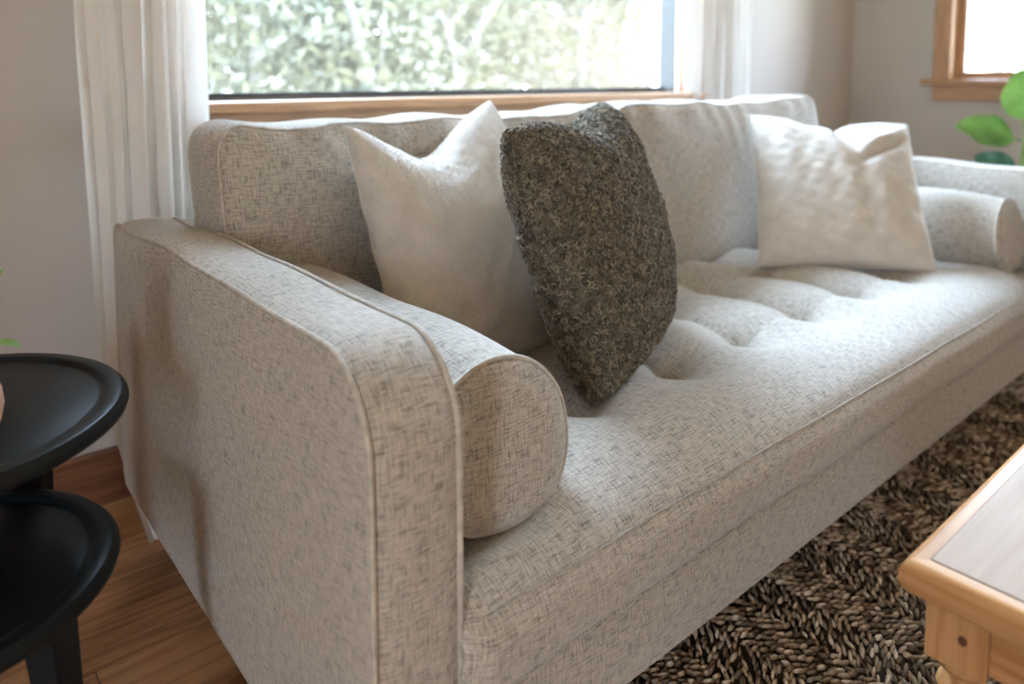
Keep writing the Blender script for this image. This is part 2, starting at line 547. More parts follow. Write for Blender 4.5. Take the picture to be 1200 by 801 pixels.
# window behind the sofa
w1 = empty('window_1', ((WX0 + WX1) / 2, Y1, WZ0))
setp(w1, 'wide picture window with honey wood trim behind the sofa', 'window', kind='structure')
boxes('stool', [(WX0 - 0.10, WX1 + 0.10, Y1 - 0.055, Y1 + 0.115, 0.812, 0.838)], M['fir_x'], w1, 0.005, center=True)
boxes('apron', [(WX0 - 0.07, WX1 + 0.07, Y1 - 0.022, Y1, 0.735, 0.812)], M['fir_x'], w1, 0.003, center=True)
for xa, xb in ((WX0 - 0.085, WX0 - 0.005), (WX1 + 0.005, WX1 + 0.085)):
    boxes('casing', [(xa, xb, Y1 - 0.02, Y1, 0.838, WZ1 + 0.005)], M['fir_z'], w1, 0.003, center=True)
boxes('head_casing', [(WX0 - 0.085, WX1 + 0.085, Y1 - 0.02, Y1, WZ1 + 0.005, WZ1 + 0.09)], M['fir_x'], w1, 0.003, center=True)
for s, xw in ((1, WX1), (-1, WX0)):
    def jb(name, y0, y1, t, mt):
        a, b = (xw - t, xw) if s > 0 else (xw, xw + t)
        boxes(name, [(a, b, y0, y1, 0.838, WZ1)], mt, w1, 0.002, center=True)
    jb('wood_jamb', Y1 - 0.018, Y1 + 0.008, 0.006, M['fir_z'])
    jb('white_stop', Y1 + 0.008, Y1 + 0.028, 0.010, M['white_trim'])
    jb('vinyl_jamb', Y1 + 0.028, Y1 + 0.10, 0.012, M['vinyl'])
boxes('head_jamb', [(WX0, WX1, Y1 - 0.018, Y1 + 0.10, WZ1 - 0.012, WZ1)], M['fir_x'], w1, center=True)
boxes('bottom_rail', [(WX0, WX1, Y1 + 0.085, Y1 + 0.125, 0.836, 0.850)], M['vinyl'], w1, 0.002, center=True)
boxes('gasket', [(WX0, WX1, Y1 + 0.083, Y1 + 0.098, 0.850, 0.855)], M['gasket'], w1, center=True)
boxes('pane', [(WX0 + 0.01, WX1 - 0.01, Y1 + 0.100, Y1 + 0.104, 0.85, WZ1 - 0.01)], M['glass'], w1, center=True)
portal('window_portal', ((WX0 + WX1) / 2, Y1 + 0.15, (WZ0 + WZ1) / 2), (math.radians(-90), 0, 0), WX1 - WX0, WZ1 - WZ0)

# window in the side wall
w2 = empty('window_2', (X1, (RY0 + RY1) / 2, RZ0))
setp(w2, 'smaller wood-trimmed window in the side wall at the upper right', 'window', kind='structure')
boxes('stool', [(X1 - 0.05, X1 + 0.10, RY0 - 0.10, -0.108, 0.858, 0.884)], M['fir_y'], w2, 0.005, center=True)
boxes('apron', [(X1 - 0.02, X1, RY0 - 0.06, -0.150, 0.79, 0.858)], M['fir_y'], w2, 0.003, center=True)
for ya, yb in ((RY1 - 0.005, -0.148), (RY0 - 0.055, RY0 + 0.005)):
    boxes('casing', [(X1 - 0.02, X1, ya, yb, 0.884, RZ1 + 0.005)], M['fir_z'], w2, 0.003, center=True)
boxes('head_casing', [(X1 - 0.02, X1, RY0 - 0.055, -0.148, RZ1 + 0.005, RZ1 + 0.09)], M['fir_y'], w2, 0.003, center=True)
for ya, yb in ((RY1 - 0.02, RY1), (RY0, RY0 + 0.02)):
    boxes('jamb', [(X1 - 0.018, X1 + 0.11, ya, yb, 0.884, RZ1)], M['fir_z'], w2, 0.002, center=True)
for ya, yb in ((RY1 - 0.055, RY1 - 0.02), (RY0 + 0.02, RY0 + 0.055)):
    boxes('sash_stile', [(X1 + 0.05, X1 + 0.08, ya, yb, 0.884, RZ1 - 0.01)], M['fir_z'], w2, 0.002, center=True)
boxes('sash_rail', [(X1 + 0.05, X1 + 0.08, RY0 + 0.055, RY1 - 0.055, 0.884, 0.918)], M['fir_y'], w2, 0.002, center=True)
boxes('pane', [(X1 + 0.063, X1 + 0.067, RY0 + 0.05, RY1 - 0.05, 0.92, RZ1 - 0.01)], M['glass'], w2, center=True)
portal('side_window_portal', (X1 + 0.16, (RY0 + RY1) / 2, (RZ0 + RZ1) / 2), (0, math.radians(90), 0), RZ1 - RZ0, RY1 - RY0)
portal('rear_fill_portal', ((FX0 + FX1) / 2, Y0 - 0.16, (FZ0 + FZ1) / 2), (math.radians(90), 0, 0), FX1 - FX0, FZ1 - FZ0)  # portal for the added opening behind the camera
portal('left_fill_portal', (X0 - 0.16, (LY0 + LY1) / 2, (LZ0 + LZ1) / 2), (0, math.radians(-90), 0), LZ1 - LZ0, LY1 - LY0)  # portal for the added fill opening on the left


# ------------------------------------------------------------------ upholstery builder
def pad(name, outline, t0, t1, place, mat, parent, puff=(0.012, 0.012), gbulge=0.006, deform=None, gseg=8, pw=3.0,
        piping=(True, True), prad=0.0034):
    """boxed cushion: outline (a,b) closed convex, boxing strip from t0 to t1, puffed end panels.
    place(a,b,t)->xyz arrays.  Returns object; welt cords are added as sub-parts."""
    O = np.asarray(outline, float)
    n = len(O)
    c = O.mean(0)
    nxt = np.roll(O, -1, 0); prv = np.roll(O, 1, 0)
    tg = nxt - prv; tg /= np.linalg.norm(tg, axis=1)[:, None]
    nr = np.stack([tg[:, 1], -tg[:, 0]], 1)
    if ((O - c) * nr).sum() < 0: nr = -nr
    arc = np.concatenate([[0], np.cumsum(np.linalg.norm(np.diff(O, axis=0), axis=1))])
    V, UV, F = [], [], []

    def put(a, b, t):
        xyz = np.stack(place(np.asarray(a, float), np.asarray(b, float), np.asarray(t, float)), -1)
        if deform is not None: xyz = deform(xyz)
        return xyz
    off = 0
    # boxing strip (closed with doubled seam column so that uv stays continuous)
    ts = np.linspace(0, 1, gseg + 1)
    idx = np.concatenate([np.arange(n), [0]])
    arc2 = np.concatenate([arc, [arc[-1] + np.linalg.norm(O[0] - O[-1])]])
    for i, k in enumerate(idx):
        bl = gbulge * (1 - (2 * ts - 1) ** 4)
        a = O[k, 0] + nr[k, 0] * bl; b = O[k, 1] + nr[k, 1] * bl
        V.append(put(a, b, t0 + (t1 - t0) * ts))
        UV.append(np.stack([np.full(gseg + 1, arc2[i]), t0 + (t1 - t0) * ts], 1))
    F.append(grid_faces(n + 1, gseg + 1)); off += (n + 1) * (gseg + 1)
    # end panels
    fs = np.array([1, .992, .98, .96, .93, .88, .8, .68, .52, .35, .18, .05])
    for side in (0, 1):
        t = t0 if side == 0 else t1
        sg = -1 if (t0 < t1) == (side == 0) else 1
        for f in fs:
            a = c[0] + (O[:, 0] - c[0]) * f; b = c[1] + (O[:, 1] - c[1]) * f
            tt = t + sg * puff[side] * (1 - f ** (pw * 6 if pw > 5 else pw * 3)) ** 0.6
            V.append(put(a, b, np.full(n, tt)))
            UV.append(np.stack([a, b], 1) + 7.3)
        # ring-major -> index = ring*n + k
        R_ = len(fs)
        I, J = np.meshgrid(np.arange(R_ - 1), np.arange(n), indexing='ij')
        J2 = (J + 1) % n
        F.append(np.stack([I * n + J, I * n + J2, (I + 1) * n + J2, (I + 1) * n + J], -1).reshape(-1, 4) + off)
        base = off + (R_ - 1) * n
        off += R_ * n
        V.append(put([c[0]], [c[1]], [t + sg * puff[side]]))
        UV.append(np.array([c]) + 7.3)
        tri = np.stack([base + np.arange(n), base + (np.arange(n) + 1) % n, np.full(n, off), np.full(n, off)], -1)
        off += 1
        F.append(tri)
    V = np.concatenate(V); UV = np.concatenate(UV); F = np.concatenate(F)
    faces = [tuple(f) if f[2] != f[3] else tuple(f[:3]) for f in F.tolist()]
    o = mesh(name, V, faces, mat, parent, uv=UV)
    # consistent normals
    import bmesh
    bm = bmesh.new(); bm.from_mesh(o.data)
    bmesh.ops.recalc_face_normals(bm, faces=bm.faces); bm.to_mesh(o.data); bm.free()
    for side in (0, 1):
        if piping[side]:
            t = t0 if side == 0 else t1
            pts = put(O[:, 0] + nr[:, 0] * prad * 0.5, O[:, 1] + nr[:, 1] * prad * 0.5, np.full(n, t))
            tube('welt_cord', pts, prad, M['welt'], o, 8, closed=True)
    return o


def rrect(a0, a1, b0, b1, r, step=0.02):
    """rounded rectangle outline, r = dict or float per corner (a0b0,a1b0,a1b1,a0b1)"""
    if not isinstance(r, (tuple, list)): r = (r,) * 4
    pts = []
    cs = [((a0, b0), r[0], math.pi), ((a1, b0), r[1], 1.5 * math.pi), ((a1, b1), r[2], 0), ((a0, b1), r[3], 0.5 * math.pi)]
    for (cx, cy), rr, st in cs:
        ox = cx + (rr if cx == a0 else -rr); oy = cy + (rr if cy == b0 else -rr)
        k = max(4, int(rr * 1.57 / 0.008))
        for i in range(k + 1):
            a = st + (math.pi / 2) * i / k
            pts.append((ox + rr * math.cos(a), oy + rr * math.sin(a)))
    out = []
    for i, p in enumerate(pts):
        q = pts[(i + 1) % len(pts)]
        d = math.dist(p, q)
        m_ = max(1, int(d / step))
        for k in range(m_):
            out.append((p[0] + (q[0] - p[0]) * k / m_, p[1] + (q[1] - p[1]) * k / m_))
    return out


# ------------------------------------------------------------------ sofa
YF = -0.935
AW = 0.105
SX1 = 2.185
sofa = empty('sofa', (SX1 / 2, -0.47, 0))
setp(sofa, 'long greige linen sofa with tufted bench seat under the window', 'sofa')


def arm_deform(sgn):
    def d(p):
        q = p.copy()
        yy, zz = p[..., 1], p[..., 2]
        topw = np.clip((zz - 0.5) / 0.13, 0, 1)
        q[..., 2] += topw * (0.009 * np.sin((yy + 0.05) * 3.5 * -1) + 0.0022 * np.sin(yy * 21 + 1.0) - 0.004)
        q[..., 0] += sgn * topw * 0.003 * np.sin(yy * 15.0 + 0.6)
        return q
    return d


arm_out = rrect(YF + 0.012, 0.0, 0.14, 0.632, (0.012, 0.03, 0.03, 0.085), 0.018)
for x0, sgn in ((0.0, 1), (SX1 - AW, -1)):
    pad('arm', arm_out, x0 + 0.004, x0 + AW - 0.004, lambda a, b, t: (t, a, b), M['linen'], sofa, puff=(0.008, 0.005),
        gbulge=0.008, deform=arm_deform(sgn), pw=4.0)

back = pad('back_frame', rrect(-0.10, -0.002, 0.14, 0.625, 0.02), AW, SX1 - AW, lambda a, b, t: (t, a, b), M['linen'], sofa,
           puff=(0.0, 0.0), gbulge=0.004, gseg=40, piping=(False, False))
base = pad('base_rail', rrect(YF + 0.008, -0.10, 0.14, 0.262, 0.018), AW - 0.008, SX1 - AW + 0.008, lambda a, b, t: (t, a, b), M['linen'], sofa,
           puff=(0.0, 0.0), gbulge=0.003, gseg=60, piping=(False, False))
for lx in (0.14, SX1 - 0.14):
    for ly in (-0.80, -0.12):
        V = []
        for zz, r in ((0.0, 0.014), (0.145, 0.022)):
            for k in range(12):
                a = k * math.pi / 6
                V.append((lx + r * math.cos(a), ly + r * math.sin(a), zz))
        F = [(k, (k + 1) % 12, 12 + (k + 1) % 12, 12 + k) for k in range(12)] + [tuple(range(11, -1, -1)), tuple(range(12, 24))]
        mesh('leg', V, F, M['leg_wood'], sofa)

# tufted bench cushion -------------------------------------------------
SEAT_Z = 0.408
tuft_x = [0.25 + 0.225 * k for k in range(9)]
tuft_y = [-0.715, -0.49, -0.265]


def seat_height(x, y):
    h = np.full_like(x, SEAT_Z)
    D = np.full_like(x, 9.0)
    for tx in tuft_x:
        for j, ty in enumerate(tuft_y):
            D = np.minimum(D, np.hypot(x - tx, (y - ty)))
    h -= 0.034 * np.exp(-(D / 0.048) ** 1.1)
    # soft creases joining the tufts
    dx = np.min([np.abs(x - tx) for tx in tuft_x], axis=0)
    dy = np.min([np.abs(y - ty) for ty in tuft_y], axis=0)
    ina = np.clip((y + 0.80) / 0.09, 0, 1)
    h -= 0.011 * np.exp(-(dx / 0.018) ** 1.3) * ina
    h -= 0.006 * np.exp(-(dy / 0.018) ** 1.3) * np.clip((y + 0.76) / 0.04, 0, 1)
    puffy = np.cos(np.pi * np.clip(dx / 0.1125, 0, 1)) * -0.5 + 0.5
    h += 0.011 * puffy * ina
    h += 0.0035 * wob(x, y, 0 * x, 5, 9.0)
    return h


nx, ny = 420, 150
xs = np.linspace(AW - 0.006, SX1 - AW + 0.006, nx)
# path across the cushion: front face, seam, rounded shoulder, top
yb = -0.08
front = [(YF + 0.004, 0.262), (YF - 0.006, 0.272), (YF - 0.012, 0.288), (YF - 0.0145, 0.306), (YF - 0.015, 0.325)]
sh = []
for i in range(1, 29):
    a_ = (math.pi / 2) * i / 28
    sh.append((YF - 0.015 + 0.150 * (1 - math.cos(a_)) ** 0.92, 0.325 + (SEAT_Z - 0.325) * math.sin(a_)))
topp = [(yy, SEAT_Z) for yy in np.linspace(sh[-1][0], yb, 110)[1:]]
ffine = []
for (p, q) in zip(front[:-1], front[1:]):
    for k in range(3):
        ffine.append((p[0] + (q[0] - p[0]) * k / 3, p[1] + (q[1] - p[1]) * k / 3))
path = np.array(ffine + [front[-1]] + sh + topp)
plen = np.concatenate([[0], np.cumsum(np.linalg.norm(np.diff(path, axis=0), axis=1))])
npth = len(path)
XX, PY = np.meshgrid(xs, path[:, 0], indexing='ij')
_, PZ = np.meshgrid(xs, path[:, 1], indexing='ij')
seat_h = seat_height(XX, PY)
isTop = np.clip((PZ - 0.335) / (SEAT_Z - 0.335), 0, 1)
ZZ = PZ + (seat_h - SEAT_Z) * isTop
# round the two ends down toward the arms
de = np.minimum(XX - xs[0], xs[-1] - XX)
endf = np.clip(1 - de / 0.11, 0, 1) ** 2.2
ZZ = ZZ - isTop * endf * 0.018
# the bolsters press into the ends of the seat
db = np.clip(1 - np.maximum(de - 0.12, 0) / 0.11, 0, 1); db = db * db * (3 - 2 * db)
fy = np.clip((PY + 0.92) / 0.07, 0, 1); fy = fy * fy * (3 - 2 * fy)
ZZ = ZZ - isTop * db * fy * 0.034
PY2 = PY + np.clip(1 - de / 0.03, 0, 1) ** 2 * 0.019 * np.clip((YF + 0.06 - PY) / 0.05, 0, 1)
PY2 = PY2 + 0.003 * wob(XX, PZ * 2, 0 * XX, 9, 11.0) * (PY < YF + 0.1)
V = np.stack([XX, PY2, ZZ], -1).reshape(-1, 3)
UV = np.stack([XX, np.broadcast_to(plen, XX.shape)], -1).reshape(-1, 2)
seat = mesh('seat_cushion', V, grid_faces(nx, npth), M['linen'], sofa, uv=UV)
k = len(ffine) + 7
pts = np.stack([XX[:, k], PY2[:, k] - 0.0008, ZZ[:, k] + 0.0005], -1)[::3]
tube('seam', pts, 0.0012, M['linen'], seat, 6)


# back cushions ---------------------------------------------------------
def bc_deform(seed, xa, xb, ztop):
    def d(p):
        q = p.copy()
        x, y, z = p[..., 0], p[..., 1], p[..., 2]
        q[..., 1] -= (ztop - z) * 0.21
        u = (x - xa) / (xb - xa)
        edge = np.exp(-np.maximum(ztop - z, 0) / 0.06)
        frontw = np.clip((-0.15 - y) / 0.08, 0, 1)
        q[..., 1] += frontw * edge * 0.0055 * (np.sin(x * 64 + 2.2 * np.sin(x * 13 + seed)) + 0.6 * np.sin(x * 31 + seed))
        q[..., 2] += edge * (0.003 * np.sin(x * 11 + seed) + 0.003 * np.sin(x * 29 + seed * 2)) + 0.004 * wob(x, y, z, seed, 8.0)
        q[..., 1] += 0.006 * wob(x, y, z, seed + 3, 6.0) * frontw
        q[..., 2] += 0.012 * (np.abs(2 * u - 1) ** 3) * edge - 0.004
        return q
    return d


for (xa, xb, sd, zt) in ((0.112, 1.085, 2, 0.806), (1.093, 2.072, 5, 0.818)):
    pad('back_cushion', rrect(xa, xb, 0.40, zt, (0.03, 0.03, 0.05, 0.05), 0.012), -0.235, -0.085,
        lambda a, b, t: (a, t, b), M['linen'], sofa, puff=(0.028, 0.02), gbulge=0.010, deform=bc_deform(sd, xa, xb, zt), pw=1.6, prad=0.0030)


# bolsters --------------------------------------------------------------
def bolster(label, cx, mirror):
    o = empty('bolster_pillow', (cx, -0.58, 0.37))
    pts = []
    n = 72
    for i in range(n):
        a = 2 * math.pi * i / n
        rx, rz = 0.103, 0.101
        xx = rx * math.cos(a); zz = rz * math.sin(a)
        # slight tear-drop sag toward the arm side at the bottom
        if zz < 0: xx -= mirror * 0.12 * zz
        if zz < -0.082: zz = -0.082 - (abs(zz) - 0.082) * 0.6
        pts.append((cx + xx, 0.470 + zz))
    def d(p):
        q = p.copy()
        q[..., 2] += 0.004 * np.sin(p[..., 1] * 17 + 1) * np.clip((p[..., 2] - 0.45) / 0.1, 0, 1)
        q[..., 0] += 0.003 * np.sin(p[..., 1] * 13 + 2)
        q[..., 1] += (p[..., 2] - 0.47) * 0.10
        return q
    pad('cover', pts, -0.850, -0.305, lambda a, b, t: (a, t, b), M['linen'], o, puff=(0.014, 0.014), gbulge=0.005, deform=d, gseg=40,
        pw=2.0, prad=0.0034)
    setp(o, label, 'bolster pillow', 'linen bolsters beside the sofa arms')


bolster('greige linen bolster against the near left sofa arm', 0.214, 1)
bolster('greige linen bolster against the far right sofa arm beside the cream pillow', SX1 - 0.214, -1)


# throw pillows ---------------------------------------------------------
def pillow_surface(corners, T, k, chop, seed, wr=0.004, n=80, chop_c=0.0, chop_w=0.5, p=0.42, bend=0.0, rnd=0.0, extra=None, back=0.0):
    TL, TR, BR, BL = [np.array(c, float) for c in corners]
    u = np.sin(np.linspace(-math.pi / 2, math.pi / 2, n))
    A, B = np.meshgrid(u, u, indexing='ij')
    A2 = A * (1 - k * (1 - B * B)); B2 = B * (1 - k * (1 - A * A))
    rc = 1 - rnd * (A * B) ** 2
    A2, B2 = A2 * rc, B2 * rc
    def bil(a, b):
        s, t = (a + 1) / 2, (b + 1) / 2
        return ((1 - s) * t)[..., None] * TL + (s * t)[..., None] * TR + (s * (1 - t))[..., None] * BR + ((1 - s) * (1 - t))[..., None] * BL
    nrm = np.cross(TR - BL, TL - BR); nrm /= np.linalg.norm(nrm)     # points to the front of the pillow?
    ctr = (TL + TR + BR + BL) / 4
    if (np.array(CAM) - ctr) @ nrm < 0: nrm = -nrm
    vert = (TL + TR - BL - BR) / 2; W = np.linalg.norm(TR - TL)
    base = bil(A2, B2)
    tb = (np.clip((1 - A * A), 0, 1) * np.clip((1 - B * B), 0, 1)) ** p
    sag = chop * np.exp(-((A - chop_c) / chop_w) ** 2) * np.clip((B + 1) / 2, 0, 1) ** 3
    base = base - vert[None, None] / np.linalg.norm(vert) * sag[..., None]
    base = base - nrm * (back / max(chop, 1e-6) * sag)[..., None]
    base = base + nrm * (bend * (A * A + B * B - 1))[..., None]
    out = []
    for sgn in (1, -1):
        th = T * tb * (1.0 if sgn > 0 else 0.75)
        x, y, z = base[..., 0], base[..., 1], base[..., 2]
        ed = np.clip(tb * 1.6, 0, 1)
        th = th + wr * ed * (wob(A * 2, B * 2, 0 * A, seed, 2.2) + 0.7 * wob(A * 2, B * 2, 0 * A, seed + 1, 5.0))
        if extra is not None: th = th + extra(A, B) * ed
        # puckers radiating from the rim
        rim = np.clip(np.maximum(np.abs(A), np.abs(B)), 0, 1) ** 6 * ed
        th = th + wr * 0.9 * rim * np.sin(np.arctan2(B, A) * 17 + seed)
        out.append(base + nrm * (sgn * th)[..., None])
    return out, A, B, nrm, W


def pillow(name, corners, T, mat, label, cat, k=0.06, chop=0.05, seed=1, group=None, **kw):
    surf, A, B, nrm, W = pillow_surface(corners, T, k, chop, seed, **kw)
    n = A.shape[0]
    low = min(c[2] for c in corners)
    cx = np.mean([c[0] for c in corners]); cy = np.mean([c[1] for c in corners])
    o = empty(name, (float(cx), float(cy), float(low)))
    V = np.concatenate([surf[0].reshape(-1, 3), surf[1].reshape(-1, 3)])
    UV = np.concatenate([np.stack([A, B], -1).reshape(-1, 2) * W / 2] * 2)
    F = np.concatenate([grid_faces(n, n), grid_faces(n, n, n * n)[:, ::-1]])
    c = mesh('cover', V, F, mat, o, uv=UV)
    import bmesh
    bm = bmesh.new(); bm.from_mesh(c.data)
    bmesh.ops.remove_doubles(bm, verts=bm.verts, dist=0.0004)
    bmesh.ops.recalc_face_normals(bm, faces=bm.faces); bm.to_mesh(c.data); bm.free()
    setp(o, label, cat, group)
    return o, surf, nrm


def sample_surface(S, count, g):
    """area weighted points + normals on a grid surface"""
    a = S[:-1, :-1]; b = S[1:, :-1]; c = S[1:, 1:]; d = S[:-1, 1:]
    nn = np.cross(c - a, d - b).reshape(-1, 3)
    ar = np.linalg.norm(nn, axis=1)
    idx = g.choice(len(ar), count, p=ar / ar.sum())
    s, t = g.uniform(size=(2, count, 1))
    a, b, c, d = [q.reshape(-1, 3)[idx] for q in (a, b, c, d)]
    P_ = (a * (1 - s) + b * s) * (1 - t) + (d * (1 - s) + c * s) * t
    return P_, nn[idx] / (ar[idx][:, None] + 1e-12)


def fuzz(name, surf, ctr, count, length, width, mat, parent, seed):
    g = np.random.default_rng(seed)
    Vs = []
    for S in surf:
        P_, n_ = sample_surface(S, count, g)
        flip = np.sign(((P_ - ctr) * n_).sum(1)); n_ = n_ * flip[:, None]
        r = g.normal(size=P_.shape)
        d = n_ + 0.75 * r; d /= np.linalg.norm(d, axis=1)[:, None]
        side = np.cross(d, g.normal(size=P_.shape)); side /= np.linalg.norm(side, axis=1)[:, None]
        ln = length * g.uniform(0.5, 1.2, size=(count, 1))
        Vs.append(np.stack([P_ - side * width, P_ + side * width, P_ + d * ln], 1))
    V = np.concatenate(Vs).reshape(-1, 3)
    o = mesh(name, V, np.arange(len(V)).reshape(-1, 3), mat, parent)
    o['kind'] = 'stuff'
    return o


A_c = [(0.297, -0.325, 0.822), (0.668, -0.265, 0.848), (0.735, -0.515, 0.375), (0.292, -0.515, 0.395)]
pA, sA, nA = pillow('throw_pillow', A_c, 0.085, M['plush'], 'large ivory plush pillow with a dented top, behind the brown one', 'pillow',
                    k=0.05, chop=0.075, seed=11, group='ivory plush pillows on the sofa', chop_c=-0.12, chop_w=0.62, p=0.40, back=0.05, wr=0.005)
fuzz('plush_pile', sA, np.mean(A_c, axis=0), 26000, 0.0040, 0.00035, M['plush'], pA, 21)
def fold_c(A, B):
    # a soft karate-chop fold running down from the top edge and a second one toward the right corner
    t = np.clip((1 - B) / 0.75, 0, 1)
    d1 = A - (0.02 + 0.28 * t)
    f1 = -0.045 * np.exp(-(d1 / 0.09) ** 2) * (1 - t) + 0.020 * np.exp(-((d1 + 0.22) / 0.13) ** 2) * (1 - t)
    d2 = B - (0.35 + 0.55 * (A - 0.3))
    w2 = np.clip((A - 0.15) / 0.3, 0, 1) * np.clip((1.0 - A) / 0.2, 0, 1)
    f2 = (-0.022 * np.exp(-(d2 / 0.07) ** 2) + 0.014 * np.exp(-((d2 - 0.17) / 0.09) ** 2)) * w2
    return f1 + f2


C_c = [(1.606, -0.290, 0.785), (1.905, -0.604, 0.760), (1.700, -0.775, 0.402), (1.398, -0.456, 0.405)]
pC, sC, nC = pillow('throw_pillow', C_c, 0.075, M['plush'], 'ivory plush pillow alone at the right end of the seat', 'pillow',
                    k=0.045, chop=0.035, seed=4, group='ivory plush pillows on the sofa', chop_c=-0.1, chop_w=0.35, wr=0.0045, p=0.45, extra=fold_c)
fuzz('plush_pile', sC, np.mean(C_c, axis=0), 12000, 0.0045, 0.0005, M['plush'], pC, 22)

B_c = [(0.405, -0.622, 0.818), (0.795, -0.460, 0.850), (0.862, -0.570, 0.420), (0.480, -0.742, 0.392)]
pB, sB, nB = pillow('throw_pillow', B_c, 0.105, M['boucle_base'], 'dark olive brown nubby boucle pillow in front of the ivory one', 'pillow',
                    k=0.03, chop=0.050, seed=8, chop_c=0.1, chop_w=0.45, p=0.36, rnd=0.05)
# boucle: little curled loops of yarn standing on the cover
g = np.random.default_rng(5)
seg, sid = 7, 4
Vs, Ts = [], []
ctrB = np.mean(B_c, axis=0)
nb_total = 0
for S, cnt in ((sB[0], 15000), (sB[1], 6500)):
    P_, n_ = sample_surface(S, cnt, g)
    n_ = n_ * np.sign(((P_ - ctrB) * n_).sum(1))[:, None]
    e1 = np.cross(n_, g.normal(size=P_.shape)); e1 /= np.linalg.norm(e1, axis=1)[:, None]
    e2 = np.cross(n_, e1)
    tilt = g.uniform(-0.7, 0.7, size=(cnt, 1))
    ax2 = e2 * np.cos(tilt) + n_ * np.sin(tilt)                 # ring plane spanned by e1, ax2
    rr = g.uniform(0.0032, 0.0050, size=(cnt, 1)); tr = 0.0018
    cen = P_ + n_ * g.uniform(0.0008, 0.0032, size=(cnt, 1))
    tn = np.clip(g.normal(0.5, 0.22, size=cnt), 0, 1)
    ringn = np.cross(e1, ax2)
    arr = np.zeros((cnt, seg, sid, 3))
    for i in range(seg):
        a = i / (seg - 1) * 2 * math.pi * 0.82
        rad = e1 * math.cos(a) + ax2 * math.sin(a)
        for j in range(sid):
            b = 2 * math.pi * j / sid
            arr[:, i, j] = cen + rad * rr + tr * (rad * math.cos(b) + ringn * math.sin(b)) + ringn * (i / seg - .5) * 0.002
    Vs.append(arr.reshape(-1, 3)); Ts.append(np.repeat(tn, seg * sid)); nb_total += cnt
tmpl = []
for i in range(seg - 1):
    for j in range(sid):
        j2 = (j + 1) % sid
        tmpl.append((i * sid + j, i * sid + j2, (i + 1) * sid + j2, (i + 1) * sid + j))
tmpl = np.array(tmpl)
F = (tmpl[None] + (np.arange(nb_total) * seg * sid)[:, None, None]).reshape(-1, 4)
cu = mesh('boucle_curls', np.concatenate(Vs), F, M['boucle'], pB, tone=np.concatenate(Ts))
cu['kind'] = 'stuff'


# ------------------------------------------------------------------ curtains
def curtain(label, xa, xb, y_, folds, seed, flare):
    r = np.random.default_rng(seed)
    nu_, nv_ = 150, 70
    s = np.linspace(0, 1, nu_); z = np.linspace(0.012, 2.47, nv_)
    S_, Z_ = np.meshgrid(s, z, indexing='ij')
    ph = 2 * math.pi * folds * (S_ + 0.035 * np.sin(2 * math.pi * S_ * 2.3 + seed)) + 0.5 * np.sin(Z_ * 1.6 + seed)
    amp = 0.020 * (0.8 + 0.5 * np.sin(S_ * 9 + seed)) * (1 - 0.15 * Z_ / 2.5)
    X = xa + (xb - xa) * S_ + 0.35 * amp * np.sin(2 * ph)
    Y = y_ + amp * np.sin(ph) + 0.004 * np.sin(Z_ * 7 + S_ * 20)
    low = np.clip((0.42 - Z_) / 0.42, 0, 1) ** 2
    Y = Y - flare * low * (1 - S_) ** 0.5
    X = X + flare * 0.25 * low * (1 - S_)
    mid = np.clip((0.95 - Z_) / 0.6, 0, 1)
    X = X + 0.012 * mid * (1 - S_)
    V = np.stack([X, Y, Z_], -1).reshape(-1, 3)
    arc = np.concatenate([np.zeros((1, nv_)), np.cumsum(np.hypot(np.diff(X, axis=0), np.diff(Y, axis=0)), axis=0)])
    o = mesh('curtain', V, grid_faces(nu_, nv_), M['curtain'], None, uv=np.stack([arc, Z_], -1).reshape(-1, 2))
    setp(o, label, 'curtain', 'white sheer curtains')
    return o


curtain('white sheer curtain hanging to the floor behind the left sofa arm', -0.018, 0.222, 0.128, 6.3, 3, 0.165)
curtain('white sheer curtain on the right of the wide window', 1.938, 2.335, 0.168, 7.6, 8, 0.0)


# ------------------------------------------------------------------ coffee table
CZ = 0.42
TX0, TX1, TY0, TY1 = 0.432, 1.52, -1.83, -1.205
ct = empty('coffee_table', ((TX0 + TX1) / 2, (TY0 + TY1) / 2, 0))
setp(ct, 'honey pine coffee table with rounded rim and pale plank top', 'coffee table')


def bull(name, length_axis, a0, a1, inner, outer, z0, z1, mat):
    """rim moulding with a rounded outer edge; inner/outer positions on the other axis"""
    sg = 1 if outer > inner else -1
    w = abs(outer - inner)
    prof = [(0, z0), (w * 0.55, z0)]
    for i in range(0, 13):
        a = -math.pi / 2 + math.pi * i / 12
        rz = (z1 - z0) / 2
        prof.append((w * 0.62 + w * 0.38 * math.cos(a), (z0 + z1) / 2 + rz * math.sin(a)))
    prof += [(w * 0.5, z1), (0, z1)]
    n = len(prof)
    V = []
    for end in (0, 1):
        for (d, z) in prof:
            other = inner + sg * d
            # mitred ends
            t = (a0 - d * 1.0) if end == 0 else (a1 + d * 1.0)
            V.append((t, other, z) if length_axis == 0 else (other, t, z))
    F = [(i, (i + 1) % n, n + (i + 1) % n, n + i) for i in range(n)] + [tuple(range(n - 1, -1, -1)), tuple(range(n, 2 * n))]
    V = np.array(V); c = V.mean(0)
    o = mesh(name, V - c, F, mat, ct, smooth=False)
    o.location = Vector(o.location) + Vector(c.tolist())
    import bmesh
    bm = bmesh.new(); bm.from_mesh(o.data); bmesh.ops.recalc_face_normals(bm, faces=bm.faces)
    for f in bm.faces: f.smooth = len(f.verts) == 4
    for e in bm.edges:
        if len(e.link_faces) == 2 and e.calc_face_angle(0) > 0.7: e.smooth = False
    bm.to_mesh(o.data); bm.free()
    return o


